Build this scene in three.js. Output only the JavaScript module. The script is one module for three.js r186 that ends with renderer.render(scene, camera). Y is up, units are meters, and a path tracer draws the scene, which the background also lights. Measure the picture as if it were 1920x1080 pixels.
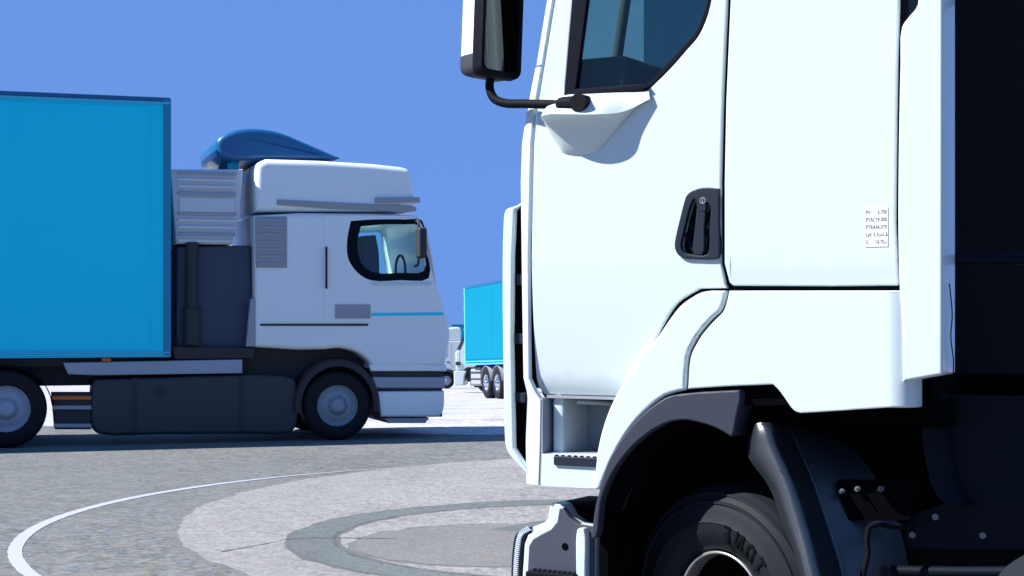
import * as THREE from 'three';
import { RoundedBoxGeometry } from 'three/addons/geometries/RoundedBoxGeometry.js';
import { TessellateModifier } from 'three/addons/modifiers/TessellateModifier.js';
import { mergeGeometries, toCreasedNormals, mergeVertices } from 'three/addons/utils/BufferGeometryUtils.js';
import { TextGeometry } from 'three/addons/geometries/TextGeometry.js';
import { FontLoader } from 'three/addons/loaders/FontLoader.js';

// ---------------------------------------------------------------- camera, sky, sun, exposure
const scene = new THREE.Scene();
const camera = new THREE.PerspectiveCamera(20.408, 1920 / 1080, 0.1, 3000);
camera.position.set(0, 1.73, 0);
camera.setViewOffset(1920, 1080, 0, -56, 1920, 1080);   // lens shifted upwards, verticals stay upright
const renderer = new THREE.WebGLRenderer({ antialias: true });
renderer.toneMapping = THREE.LinearToneMapping;
renderer.toneMappingExposure = 2.4;
renderer.shadowMap.enabled = true;
const SUN = { el: 44 * Math.PI / 180, az: -8 * Math.PI / 180 };
const toSun = new THREE.Vector3(-Math.cos(SUN.az) * Math.cos(SUN.el), Math.sin(SUN.el), -Math.sin(SUN.az) * Math.cos(SUN.el));
{
  const W = 512, H = 256, d = new Float32Array(W * H * 4);
  for (let y = 0; y < H; y++) for (let x = 0; x < W; x++) {
    const el = (y + 0.5) / H * 180 - 90, t = Math.min(1, Math.max(0, el / 90)), k = 1 - 0.35 * t;
    const i = (y * W + x) * 4;
    d[i] = 0.064 * k * (1 - 0.25 * t); d[i + 1] = 0.134 * k; d[i + 2] = 0.342 * k; d[i + 3] = 1;
  }
  const sky = new THREE.DataTexture(d, W, H, THREE.RGBAFormat, THREE.FloatType);
  sky.mapping = THREE.EquirectangularReflectionMapping; sky.magFilter = sky.minFilter = THREE.LinearFilter; sky.needsUpdate = true;
  scene.background = sky; scene.environment = sky;
}
const sun = new THREE.DirectionalLight(new THREE.Color(1, 0.975, 0.94), 4.0);
sun.position.copy(toSun).multiplyScalar(80).add(new THREE.Vector3(0, 0, -20));
sun.target.position.set(0, 0, -20); sun.castShadow = true; sun.shadow.mapSize.set(4096, 4096);
Object.assign(sun.shadow.camera, { left: -60, right: 60, top: 60, bottom: -60, near: 1, far: 250 });
scene.add(sun, sun.target);

// ---------------------------------------------------------------- helpers
let seed = 7;
const rnd = () => { seed = (seed + 0x6D2B79F5) | 0; let t = Math.imul(seed ^ (seed >>> 15), 1 | seed); t = (t + Math.imul(t ^ (t >>> 7), 61 | t)) ^ t; return ((t ^ (t >>> 14)) >>> 0) / 4294967296; };
const V = (x, y, z) => new THREE.Vector3(x, y, z);
const flat = (g) => { const q = g.index ? g.toNonIndexed() : g; for (const n of Object.keys(q.attributes)) if (!['position', 'normal', 'uv'].includes(n)) q.deleteAttribute(n);
  if (!q.attributes.uv) q.setAttribute('uv', new THREE.Float32BufferAttribute(new Float32Array(q.attributes.position.count * 2), 2)); return q; };
const G = (list) => { const l = (Array.isArray(list) ? list : [list]).map(flat); return l.length === 1 ? l[0] : mergeGeometries(l); };
const used = {};
const numbered = (n) => { const k = used[n] = (used[n] ?? -1) + 1; return k ? n + '_' + String(k).padStart(3, '0') : n; };
function mesh(name, geos, mat, parent, label) {
  const m = new THREE.Mesh(G(geos), mat); m.name = parent === scene ? numbered(name) : name; m.castShadow = m.receiveShadow = true;
  if (label) m.userData.label = label; (parent || scene).add(m); return m;
}
function thing(name, label, category, group) {
  const o = new THREE.Group(); o.name = numbered(name); o.userData = { label, category }; if (group) o.userData.group = group; scene.add(o); return o;
}
function struct(name, geos, mat) { const m = mesh(name, geos, mat, scene); m.userData.kind = 'structure'; return m; }
const box = (x0, x1, y0, y1, z0, z1, r = 0.006) => {
  const g = r ? new RoundedBoxGeometry(x1 - x0, y1 - y0, z1 - z0, 2, Math.min(r, (x1 - x0) / 2.1, (y1 - y0) / 2.1, (z1 - z0) / 2.1)) : new THREE.BoxGeometry(x1 - x0, y1 - y0, z1 - z0);
  return g.translate((x0 + x1) / 2, (y0 + y1) / 2, (z0 + z1) / 2);
};
const cylZ = (x, y, z0, z1, r, n = 24, r2 = r) => new THREE.CylinderGeometry(r2, r, z1 - z0, n).rotateX(Math.PI / 2).translate(x, y, (z0 + z1) / 2);
const tube = (pts, r, n = 40, s = 10) => new THREE.TubeGeometry(new THREE.CatmullRomCurve3(pts.map((p) => V(...p)), false, 'centripetal'), n, r, s);
const spl = (pts, n = 6) => new THREE.CatmullRomCurve3(pts.map((p) => V(p[0], p[1], 0)), false, 'centripetal').getPoints(n * (pts.length - 1)).map((p) => [p.x, p.y]);
const shapeOf = (pts) => new THREE.Shape(pts.map((p) => new THREE.Vector2(p[0], p[1])));
// a plate cut to an outline in the local x-y plane: front face at z = w, thickness t, rounded edge
function faceFlat(g) {       // big flat faces keep their own normal, only the rounded rims are smoothed
  const p = g.attributes.position.array, n = g.attributes.normal.array;
  for (let i = 0; i < p.length; i += 9) { const z = p[i + 2]; if (Math.abs(p[i + 5] - z) < 1e-6 && Math.abs(p[i + 8] - z) < 1e-6) {
    const s = Math.sign((p[i + 3] - p[i]) * (p[i + 7] - p[i + 1]) - (p[i + 4] - p[i + 1]) * (p[i + 6] - p[i])) || 1; for (let k = 0; k < 9; k += 3) { n[i + k] = 0; n[i + k + 1] = 0; n[i + k + 2] = s; } } }
  return g;
}
function plate(pts, o = {}) {
  const { w = 0, t = 0.03, bevel = 0.005, holes = [], bend, max = 0.12, seg = 2 } = o;
  const s = shapeOf(pts); for (const h of holes) s.holes.push(new THREE.Path(h.map((p) => new THREE.Vector2(p[0], p[1]))));
  let g = new THREE.ExtrudeGeometry(s, { depth: t - 2 * bevel, bevelEnabled: bevel > 0, bevelThickness: bevel, bevelSize: bevel, bevelOffset: -bevel, bevelSegments: seg, curveSegments: 4 });
  g.translate(0, 0, w - t + bevel);
  if (bend) {
    g = new TessellateModifier(max, 7).modify(flat(g));
    const p = g.attributes.position, v = V(0, 0, 0);
    g = faceFlat(toCreasedNormals(flat(g), 0.6));
    const q = g.attributes.position, nn = g.attributes.normal, a = V(0, 0, 0), b = V(0, 0, 0), n = V(0, 0, 0), e = 1e-4;
    for (let i = 0; i < q.count; i++) {      // bend each point and turn its normal with it
      v.fromBufferAttribute(q, i); n.fromBufferAttribute(nn, i);
      const t1 = (Math.abs(n.y) > 0.9 ? V(1, 0, 0) : V(0, 1, 0)).cross(n).normalize(), t2 = n.clone().cross(t1);
      a.copy(v).addScaledVector(t1, e); b.copy(v).addScaledVector(t2, e); bend(v); bend(a); bend(b);
      a.sub(v); b.sub(v); n.crossVectors(a, b).normalize(); q.setXYZ(i, v.x, v.y, v.z); nn.setXYZ(i, n.x, n.y, n.z);
    }
    return g;
  }
  return faceFlat(toCreasedNormals(flat(g), 0.6));
}
// a skin through rows of points [x, y, z]; thick > 0 gives it a back
function skin(rows, thick = 0, dir = [0, 0, -1], crease = 0.9) {
  const R = rows.length, C = rows[0].length, pos = [], idx = [];
  const lay = thick ? 2 : 1;
  for (let l = 0; l < lay; l++) for (const r of rows) for (const p of r) pos.push(p[0] + dir[0] * thick * l, p[1] + dir[1] * thick * l, p[2] + dir[2] * thick * l);
  const q = (a, b, c, d) => idx.push(a, b, c, a, c, d);
  for (let l = 0; l < lay; l++) for (let i = 0; i < R - 1; i++) for (let j = 0; j < C - 1; j++) {
    const o = l * R * C, a = o + i * C + j, b = a + 1, c = a + C + 1, d = a + C; l ? q(a, d, c, b) : q(a, b, c, d);
  }
  if (thick) {
    const N = R * C;
    for (let i = 0; i < R - 1; i++) { q(i * C, (i + 1) * C, (i + 1) * C + N, i * C + N); const e = C - 1; q(i * C + e + N, (i + 1) * C + e + N, (i + 1) * C + e, i * C + e); }
    for (let j = 0; j < C - 1; j++) { q(j + N, j + 1 + N, j + 1, j); const o = (R - 1) * C; q(o + j, o + j + 1, o + j + 1 + N, o + j + N); }
  }
  const g = new THREE.BufferGeometry(); g.setAttribute('position', new THREE.Float32BufferAttribute(pos, 3)); g.setIndex(idx); g.computeVertexNormals();
  return toCreasedNormals(flat(g), crease);
}
// value noise
function noise2(x, y, s) {
  const h = (i, j) => { let n = Math.imul(i, 374761393) + Math.imul(j, 668265263) + Math.imul(s, 982451653); n = Math.imul(n ^ (n >>> 13), 1274126177); return ((n ^ (n >>> 16)) >>> 0) / 4294967296; };
  const i = Math.floor(x), j = Math.floor(y), f = x - i, g = y - j, u = f * f * (3 - 2 * f), v = g * g * (3 - 2 * g);
  return (h(i, j) * (1 - u) + h(i + 1, j) * u) * (1 - v) + (h(i, j + 1) * (1 - u) + h(i + 1, j + 1) * u) * v;
}
// texture of N x N, tiling, from f(u, v, noise) -> [r, g, b] linear or grey
function tex(N, metres, f, srgb = true) {
  const d = new Uint8Array(N * N * 4);
  const tn = (u, v, k, s) => { const x = u * k, y = v * k, a = u, b = v; // blend the borders so that the tile repeats
    return (noise2(x, y, s) * (1 - a) + noise2(x + k * 0 - k, y, s) * a) * (1 - b) + (noise2(x, y - k, s) * (1 - a) + noise2(x - k, y - k, s) * a) * b; };
  for (let y = 0; y < N; y++) for (let x = 0; x < N; x++) {
    const c = f(x / N, y / N, tn), i = (y * N + x) * 4;
    for (let k = 0; k < 3; k++) { const q = Math.min(1, Math.max(0, c[k])); d[i + k] = 255 * (srgb ? (q <= 0.0031308 ? q * 12.92 : 1.055 * Math.pow(q, 1 / 2.4) - 0.055) : q); }
    d[i + 3] = 255;
  }
  const t = new THREE.DataTexture(d, N, N); t.wrapS = t.wrapT = THREE.RepeatWrapping; t.magFilter = THREE.LinearFilter; t.minFilter = THREE.LinearMipmapLinearFilter; t.generateMipmaps = true;
  if (srgb) t.colorSpace = THREE.SRGBColorSpace; t.repeat.set(1 / metres, 1 / metres); t.needsUpdate = true; return t;
}
const std = (r, g, b, rough = 0.6, o = {}) => { const m = new THREE.MeshStandardMaterial({ roughness: rough, side: THREE.DoubleSide, ...o }); m.color.setRGB(r, g, b); return m; };
const phy = (r, g, b, rough = 0.6, o = {}) => { const m = new THREE.MeshPhysicalMaterial({ roughness: rough, side: THREE.DoubleSide, ...o }); m.color.setRGB(r, g, b); return m; };

// ---------------------------------------------------------------- materials
const M = {
  white: phy(0.57, 0.65, 0.665, 0.4, { clearcoat: 0.5, clearcoatRoughness: 0.06 }),
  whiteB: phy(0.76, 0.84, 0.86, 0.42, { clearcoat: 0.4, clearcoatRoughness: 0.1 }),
  black: phy(0.003, 0.004, 0.007, 0.7, { specularIntensity: 0.22 }),
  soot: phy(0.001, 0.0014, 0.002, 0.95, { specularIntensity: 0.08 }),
  seal: phy(0.004, 0.006, 0.012, 0.75, { specularIntensity: 0.18 }),
  flare: phy(0.032, 0.037, 0.056, 0.55, { specularIntensity: 0.6 }),
  handle: phy(0.012, 0.017, 0.03, 0.5, { specularIntensity: 0.5 }),
  guard: phy(0.006, 0.010, 0.016, 0.42, { ior: 1.9, specularIntensity: 1 }),
  bumperGrey: std(0.05, 0.056, 0.078, 0.5),
  nicheGrey: std(0.26, 0.285, 0.33, 0.5),
  rubber: phy(0.008, 0.010, 0.014, 0.65, { specularIntensity: 0.35 }),
  pipe: phy(0.003, 0.006, 0.011, 0.6, { specularIntensity: 0.2 }),
  letter: phy(0.004, 0.005, 0.006, 0.9, { specularIntensity: 0.1 }),
  steel: std(0.72, 0.70, 0.70, 0.25, { metalness: 0.85 }),
  bolt: std(0.16, 0.17, 0.19, 0.55, { metalness: 0.5 }),
  chrome: std(0.6, 0.62, 0.66, 0.12, { metalness: 1 }),
  mirror: std(0.06, 0.07, 0.075, 0.03, { metalness: 1 }),
  lens: phy(0.55, 0.6, 0.66, 0.15, { clearcoat: 0.6 }),
  glass: phy(0.72, 0.82, 0.72, 0.02, { transmission: 1, thickness: 0, ior: 1.45 }),
  blindGlass: phy(0.42, 0.55, 0.62, 0.05, { transmission: 1, thickness: 0, ior: 1.3 }),
  dashDark: std(0.03, 0.045, 0.065, 0.8),
  seat: std(0.03, 0.035, 0.045, 0.9),
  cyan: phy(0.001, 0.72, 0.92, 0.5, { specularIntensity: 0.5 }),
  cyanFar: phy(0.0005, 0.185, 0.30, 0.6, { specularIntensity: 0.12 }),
  cyanRail: phy(0.08, 0.5, 0.72, 0.4),
  navy: phy(0.003, 0.10, 0.26, 0.4, { clearcoat: 0.3 }),
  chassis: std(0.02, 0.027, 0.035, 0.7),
  tank: std(0.018, 0.03, 0.04, 0.55),
  beam: std(0.30, 0.36, 0.43, 0.5),
  hubGrey: std(0.22, 0.29, 0.34, 0.45),
  ventGrey: std(0.30, 0.33, 0.38, 0.6),
  orange: std(0.6, 0.12, 0.01, 0.4),
  fridge: std(0.55, 0.62, 0.66, 0.5),
  farDark: std(0.02, 0.024, 0.03, 0.7),
  farGrey: std(0.3, 0.33, 0.36, 0.5),
};

// ---------------------------------------------------------------- ground
const groundY = (z) => z > -24 ? 0 : z > -30 ? -0.037 * (z + 24) * (z + 24) / 12 : 0.037 * (z + 27);
function sheet(xs, zs, lift, cut) {
  const pos = [], uv = [], idx = [];
  for (const z of zs) for (const x of xs) { const zz = cut ? cut(x, z) : z; pos.push(x, groundY(zz) + lift, zz); uv.push(x, zz); }
  const C = xs.length; for (let i = 0; i < zs.length - 1; i++) for (let j = 0; j < C - 1; j++) { const a = i * C + j; idx.push(a, a + 1, a + C + 1, a, a + C + 1, a + C); }
  const g = new THREE.BufferGeometry(); g.setAttribute('position', new THREE.Float32BufferAttribute(pos, 3)); g.setAttribute('uv', new THREE.Float32BufferAttribute(uv, 2)); g.setIndex(idx); g.computeVertexNormals(); 
  const n = g.attributes.normal; for (let i = 0; i < n.count; i++) if (n.getY(i) < 0) n.setXYZ(i, -n.getX(i), -n.getY(i), -n.getZ(i));
  return g;
}
// stone chippings in binder, tone k, warm chips
const chips = (base, amp, warm) => (u, v, n) => {
  const big = n(u, v, 5, 1) * 0.5 + n(u, v, 13, 2) * 0.5 - 0.5, mid = n(u, v, 60, 3) - 0.5, st = n(u, v, 230, 4) - 0.5, fine = n(u, v, 520, 5) - 0.5, hue = n(u, v, 200, 6) - 0.5, hue2 = n(u, v, 300, 8) - 0.5;
  const k = 1 + amp * (0.5 * big + 0.35 * mid + 1.0 * st + 0.9 * fine);
  return [base[0] * k * (1 + warm * (hue + 0.5 * hue2)), base[1] * k * (1 + 0.25 * warm * hue), base[2] * k * (1 - warm * hue * 0.7)];
};
const asphaltMap = tex(2048, 12, chips([0.134, 0.138, 0.130], 0.8, 0.4));
const asphaltBump = tex(1024, 6, (u, v, n) => { const h = 0.5 * n(u, v, 300, 11) + 0.5 * n(u, v, 140, 12); return [h, h, h]; }, false);
const asphalt = std(1, 1, 1, 0.9, { map: asphaltMap, bumpMap: asphaltBump, bumpScale: 0.006 });
const paleMap = tex(1024, 7, chips([0.232, 0.222, 0.212], 0.7, 0.16));
const pale = std(1, 1, 1, 0.9, { map: paleMap, bumpMap: asphaltBump, bumpScale: 0.005 });
const greenMap = tex(1024, 5, chips([0.108, 0.121, 0.116], 0.6, 0.3));
const greenish = std(1, 1, 1, 0.9, { map: greenMap, bumpMap: asphaltBump, bumpScale: 0.004 });
const greyMap = tex(1024, 5, chips([0.162, 0.156, 0.144], 0.4, 0.25));
const greyPatch = std(1, 1, 1, 0.9, { map: greyMap, bumpMap: asphaltBump, bumpScale: 0.004 });
const lotMap = tex(1024, 9, chips([0.40, 0.395, 0.40], 0.9, 0.06));
const lot = std(1, 1, 1, 0.9, { map: lotMap });
const paint = std(1, 1, 1, 0.75, { map: tex(1024, 3, (u, v, n) => { const w = n(u, v, 260, 21) * 0.6 + n(u, v, 90, 22) * 0.4, k = w < 0.4 ? 0.55 + w * 1.1 : 1; return [0.40 * k, 0.40 * k, 0.45 * k]; }) });
struct('ground', sheet([-400, -100, -30, -12, 0, 12, 30, 100, 400], [60, 10, -5, -12, -20, -24, -25, -26, -27, -28, -29, -30, -60, -120, -300, -800], 0), asphalt);
const edgeZ = (x) => -23.5 + 0.34 * Math.min(0, x + 1.2);
struct('parking_lot', sheet([-300, -80, -30, -14, -7, -3, 0, 3, 7, 20, 60, 300], [0, 0.4, 0.8, 1.5, 2.5, 3.5, 4.5, 6, 8, 30, 90, 250, 700], 0.004, (x, t) => { const e = edgeZ(Math.max(-20, Math.min(20, x))); return e - t; }), lot);
// flat discs and rings lying on the asphalt, with an uneven rim
function disc(cx, cz, r, lift, rough, n = 220, r0 = 0, a0 = 0, a1 = Math.PI * 2, taper = 0) {
  const pos = [], uv = [], idx = [];
  for (let i = 0; i <= n; i++) {
    const a = a0 + (a1 - a0) * i / n, c = Math.cos(a), s = Math.sin(a), j = (noise2(i * 0.35, cx * 7, 31) - 0.5) * rough + (noise2(i * 1.1, cz * 7, 32) - 0.5) * rough * 0.6;
    const tp = taper ? Math.min(1, Math.max(0.02, (a1 - a) / taper)) : 1, rm = (r + r0) / 2;
    for (const q of taper ? [rm + (r0 - rm) * tp + (noise2(i * 0.4, cx * 3, 33) - 0.5) * rough, rm + (r - rm) * tp + j] : [r0 ? r0 + (noise2(i * 0.4, cx * 3, 33) - 0.5) * rough : 0, r + j]) { pos.push(cx + c * q, lift, cz + s * q); uv.push(cx + c * q, cz + s * q); }
    if (i) { const k = i * 2; idx.push(k - 2, k, k + 1, k - 2, k + 1, k - 1); }
  }
  const g = new THREE.BufferGeometry(); g.setAttribute('position', new THREE.Float32BufferAttribute(pos, 3)); g.setAttribute('uv', new THREE.Float32BufferAttribute(uv, 2)); g.setIndex(idx);
  g.setAttribute('normal', new THREE.Float32BufferAttribute(pos.map((_, i) => (i % 3 === 1 ? 1 : 0)), 3)); return g;
}
struct('pavement', disc(3.6, -14.3, 6.45, 0.002, 0.06, 420), pale);
struct('road_marking', disc(2.0, -13.54, 5.98, 0.004, 0.007, 420, 5.875, 2.1, 4.2, 0.55), paint);
struct('pavement_ring', disc(0.815, -12.66, 2.55, 0.004, 0.03, 200, 2.2, 1.9, 5.0), greenish);
// worn, half-covered rims of the pale paving
for (const [name, g, m] of [['paving_rim', disc(3.6, -14.3, 6.53, 0.001, 0.10, 420, 6.42), pale], ['ring_rim', disc(0.815, -12.66, 2.59, 0.003, 0.05, 260, 2.52), greenish], ['ring_rim', disc(0.815, -12.66, 2.22, 0.005, 0.05, 260, 2.16), greenish], ['patch_rim', disc(-0.05, -12.25, 1.20, 0.003, 0.07, 200, 1.12), greyPatch]]) {
  const q = m.clone(); q.transparent = true; q.opacity = 0.5; struct(name, g, q);
}
struct('pavement_ring', disc(1.9, -12.0, 2.3, 0.0045, 0.03, 200, 2.02, 3.6, 4.9), greenish);
struct('pavement_patch', disc(-0.05, -12.25, 1.15, 0.004, 0.04), greyPatch);
const ribbon = (pts, w, lift) => { const P = new THREE.CatmullRomCurve3(pts.map((p) => V(p[0], 0, p[1]))).getPoints(60), pos = [], uv = [], idx = [];
  P.forEach((p, i) => { const k = w * (0.5 + noise2(i * 0.6, 1, 41)); pos.push(p.x, groundY(p.z) + lift, p.z - k, p.x, groundY(p.z) + lift, p.z + k); uv.push(p.x, p.z, p.x, p.z); if (i) { const a = i * 2; idx.push(a - 2, a + 1, a, a - 2, a - 1, a + 1); } });
  const g = new THREE.BufferGeometry(); g.setAttribute('position', new THREE.Float32BufferAttribute(pos, 3)); g.setAttribute('uv', new THREE.Float32BufferAttribute(uv, 2)); g.setAttribute('normal', new THREE.Float32BufferAttribute(pos.map((_, i) => (i % 3 === 1 ? 1 : 0)), 3)); g.setIndex(idx); return g; };
const crackMat = std(0.085, 0.085, 0.09, 0.95);
struct('pavement_crack', [ribbon([[-2.15, -11.8], [-1.9, -12.2], [-1.72, -12.5], [-1.4, -12.55], [-0.9, -12.5]], 0.014, 0.006)], crackMat);
struct('pavement_joint', [ribbon([[-6, -27.6], [0, -27.75], [6, -27.9]], 0.03, 0.010)], crackMat);
struct('pavement_joint', [ribbon([[-6, -36.6], [0, -36.75], [6, -36.9]], 0.03, 0.010)], crackMat);

// ================================================================ white truck tractor in the foreground (local x = to its rear, y = up, z = out of its side)
const font = await new FontLoader().loadAsync('fonts/droid/droid_sans_bold.typeface.json');
const truck = thing('truck_tractor', 'large white truck tractor filling the right foreground, side view with cab door and front wheel', 'truck');
truck.position.set(0.8667, 0, -6.5); truck.rotation.y = -30 * Math.PI / 180;

const doorBend = (v) => { const t = Math.max(0, 1.96 - v.y), b = Math.max(0, 1.49 - v.y); v.z -= 0.04 * t + 0.06 * t * t + 2.2 * b * b; };
// --- door with window
const doorOut = [...[[-0.677,3.658],[-0.786,3.099],[-0.838,2.828],[-0.875,2.634],[-0.891,2.492],[-0.896,2.323],[-0.904,1.999],[-0.902,1.628],[-0.899,1.468]], ...spl([[-0.899,1.468],[-0.891,1.427],[-0.873,1.397],[-0.841,1.385]]).slice(1), ...[[-0.507,1.391],[-0.432,1.486],[-0.351,1.592]], ...spl([[-0.351,1.592],[-0.319,1.646],[-0.285,1.703],[-0.241,1.768],[-0.208,1.800],[-0.167,1.824],[-0.115,1.850]]).slice(1), ...[[0.005,1.851],[-0.005,1.869],[-0.021,1.954],[-0.023,2.286],[-0.014,2.613],[0.005,3.021],[0.019,3.560]]];
const winOut = [...[[-0.603,3.535],[-0.703,3.091],[-0.742,2.687],[-0.507,2.684],[-0.351,2.680],[-0.329,2.694]], ...spl([[-0.329,2.694],[-0.246,2.763],[-0.172,2.834],[-0.120,2.887],[-0.084,2.956],[-0.063,3.028],[-0.044,3.156],[-0.042,3.308]]).slice(1), ...[[-0.044,3.461]]];
const glassOut = [...[[-0.527,3.502],[-0.631,3.084],[-0.687,2.709],[-0.507,2.709],[-0.351,2.707],[-0.334,2.714]], ...spl([[-0.334,2.714],[-0.261,2.782],[-0.186,2.851],[-0.134,2.901],[-0.101,2.966],[-0.080,3.029],[-0.061,3.158],[-0.058,3.310]]).slice(1), ...[[-0.061,3.441]]];
const hPlate = spl([[-0.023,2.255],[-0.063,2.261],[-0.103,2.261],[-0.141,2.251],[-0.165,2.235],[-0.181,2.194],[-0.196,2.139],[-0.213,2.074],[-0.220,2.025],[-0.208,1.994],[-0.181,1.976],[-0.141,1.971],[-0.030,1.970],[-0.023,1.977],[-0.023,2.112],[-0.023,2.255]], 4);
const hPocket = spl([[-0.134,2.218],[-0.148,2.192],[-0.165,2.138],[-0.181,2.073],[-0.191,2.025],[-0.179,2.000],[-0.150,1.991],[-0.077,1.988],[-0.068,2.004],[-0.065,2.091],[-0.063,2.192],[-0.077,2.199],[-0.082,2.166],[-0.117,2.167],[-0.124,2.211],[-0.134,2.218]], 4);
const door = mesh('door', plate(doorOut, { w: 0, t: 0.03, bevel: 0.006, holes: [winOut, hPocket], bend: doorBend, max: 0.06 }), M.white, truck);
mesh('window_seal', plate(winOut, { w: 0.002, t: 0.03, bevel: 0.004, holes: [glassOut] }), M.seal, door);
mesh('window_glass', plate(glassOut, { w: -0.016, t: 0.004, bevel: 0 }), M.glass, door);
mesh('window_sill', plate([[-0.736,2.682],[-0.685,2.702],[-0.507,2.700],[-0.351,2.705],[-0.334,2.690],[-0.363,2.679],[-0.507,2.675],[-0.633,2.673]], { w: 0.022, t: 0.03, bevel: 0.005 }), M.seal, door);
// handle: plate with a pocket, floor of the pocket, grip and lock
const handle = mesh('door_handle', [plate(hPlate, { w: 0.014, t: 0.03, bevel: 0.005, holes: [hPocket] }), plate(hPlate, { w: -0.045, t: 0.01, bevel: 0 })], M.handle, door);
mesh('pocket_scoop', skin([[0, -0.012], [0.3, -0.035], [0.7, -0.035], [1, -0.004]].map(([t, w]) => [[-0.179,2.073],[-0.169,2.029],[-0.141,1.997],[-0.080,1.996],[-0.068,2.026]].map((p, i) => [p[0], p[1] + 0.10 * (1 - t) - 0.0, w])), 0.004), M.handle, handle);
mesh('handle_grip', plate(spl([[-0.122,2.174],[-0.087,2.173],[-0.087,2.092],[-0.094,1.990],[-0.136,1.991],[-0.131,2.093],[-0.122,2.174]], 4), { w: 0.012, t: 0.02, bevel: 0.006, seg: 3 }), M.handle, handle);
{ const p = [-0.093,2.209]; mesh('lock', [new THREE.TorusGeometry(0.0115, 0.0018, 8, 20).translate(p[0], p[1], 0.0145), box(p[0] - 0.0015, p[0] + 0.0015, p[1] - 0.008, p[1] + 0.008, 0.013, 0.0165, 0)], M.farGrey, handle); }

// --- sleeper side panel, weight plate sticker
const sideBend = (v) => { const t = Math.max(0, 1.955 - v.y); v.z -= 0.14 * t * t / (t + 0.05); };
const side = mesh('side_panel', plate([[0.037,3.558],[0.021,3.019],[0.002,2.612],[-0.005,2.285],[-0.005,1.953],[0.014,1.873],[0.030,1.860],[0.449,1.854],[0.703,1.854],[0.709,1.863],[0.707,1.927],[0.699,2.097],[0.703,2.478],[0.707,2.713],[0.714,2.950],[0.722,3.461]], { w: 0, t: 0.03, bevel: 0.007, bend: sideBend, max: 0.06 }), M.white, truck);
{
  const c = document.createElement('canvas'); c.width = 256; c.height = 448; const x = c.getContext('2d');
  x.fillStyle = '#fdfdfe'; x.fillRect(0, 0, 256, 448); x.fillStyle = '#101018'; x.font = 'bold 60px sans-serif'; x.textBaseline = 'middle';
  const row = (y, a, b, small) => { x.save(); x.textAlign = 'left'; x.translate(8, y); x.scale(0.74, 1); x.fillText(a, 0, 0); x.restore(); x.save(); x.textAlign = 'right'; x.translate(small ? 216 : 246, y); x.scale(0.7, 1); x.fillText(b, 0, 0); x.restore(); if (small) { x.save(); x.font = 'bold 34px sans-serif'; x.textAlign = 'right'; x.translate(250, y + 10); x.scale(0.7, 1); x.fillText(small, 0, 0); x.restore(); } };
  row(58, 'PV:', '6,700'); row(142, 'PTAC', '19,000'); row(226, 'PTRA', '44,070');
  x.save(); x.translate(8, 310); x.scale(0.7, 1); x.fillText('Lat: 5,9', 0, 0); x.font = 'bold 34px sans-serif'; x.fillText('m', 206, 10); x.font = 'bold 56px sans-serif'; x.fillText('x2,5', 236, 0); x.font = 'bold 34px sans-serif'; x.fillText('m', 326, 10); x.restore();
  row(394, 'S:', '14,75', 'm2');
  const t = new THREE.CanvasTexture(c); t.colorSpace = THREE.SRGBColorSpace; t.anisotropy = 8;
  const a = [0.582,2.158], b = [0.672,2.005];
  const g = new THREE.PlaneGeometry(b[0] - a[0], a[1] - b[1]).translate((a[0] + b[0]) / 2, (a[1] + b[1]) / 2, 0.0022);
  const st = mesh('weight_sticker', [box(a[0], b[0], b[1], a[1], 0.0002, 0.0008, 0)], std(0.74, 0.76, 0.78, 0.5), side, 'small white sticker printed with rows of black weights');
  const pr = mesh('sticker_print', g, std(0.72, 0.72, 0.74, 0.5, { map: t }), side); 
}
// --- lower rear skirt: its rear edge turns the corner
const u1 = [0.678,1.640][0], RR = 0.085;
const skirtBend = (v) => { if (v.x > u1) { const th = (v.x - u1) / RR, r = RR + v.z; v.x = u1 + r * Math.sin(th); v.z = -RR + r * Math.cos(th); } };
const uE = u1 + RR * 1.62;
const skB = [0.661,1.385][1];
const skirt = mesh('rear_skirt', plate([...spl([[0.023,1.840],[0.016,1.810],[-0.002,1.758],[-0.040,1.721],[-0.091,1.667],[-0.117,1.629],[-0.146,1.570],[-0.158,1.438]], 4), ...[[0.023,1.453],[0.210,1.464]], ...spl([[0.210,1.464],[0.233,1.443],[0.260,1.409],[0.286,1.374],[0.302,1.360],[0.324,1.353]], 3).slice(1), ...[[0.449,1.364]], [u1, skB], [uE, skB], [uE, [0.703,1.835][1]], ...[[0.678,1.835]]], { w: 0.018, t: 0.03, bevel: 0.007, bend: skirtBend, max: 0.03 }), M.white, truck);
// --- front wheel fender
const fender = mesh('front_fender', plate([...spl([[0.007,1.840],[0.005,1.810],[-0.014,1.760],[-0.054,1.726],[-0.105,1.671],[-0.131,1.634],[-0.160,1.572],[-0.172,1.433]], 4), ...spl([[-0.172,1.433],[-0.261,1.407],[-0.358,1.334],[-0.440,1.239],[-0.499,1.143],[-0.532,1.074],[-0.562,1.004]], 4).slice(1), ...spl([[-0.588,1.003],[-0.577,1.151],[-0.547,1.272],[-0.499,1.384],[-0.432,1.486],[-0.348,1.594],[-0.295,1.652],[-0.229,1.739],[-0.191,1.781],[-0.150,1.809],[-0.103,1.833],[-0.056,1.841]], 4)], { w: 0.02, t: 0.06, bevel: 0.014, seg: 4 }), M.white, truck);
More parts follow.
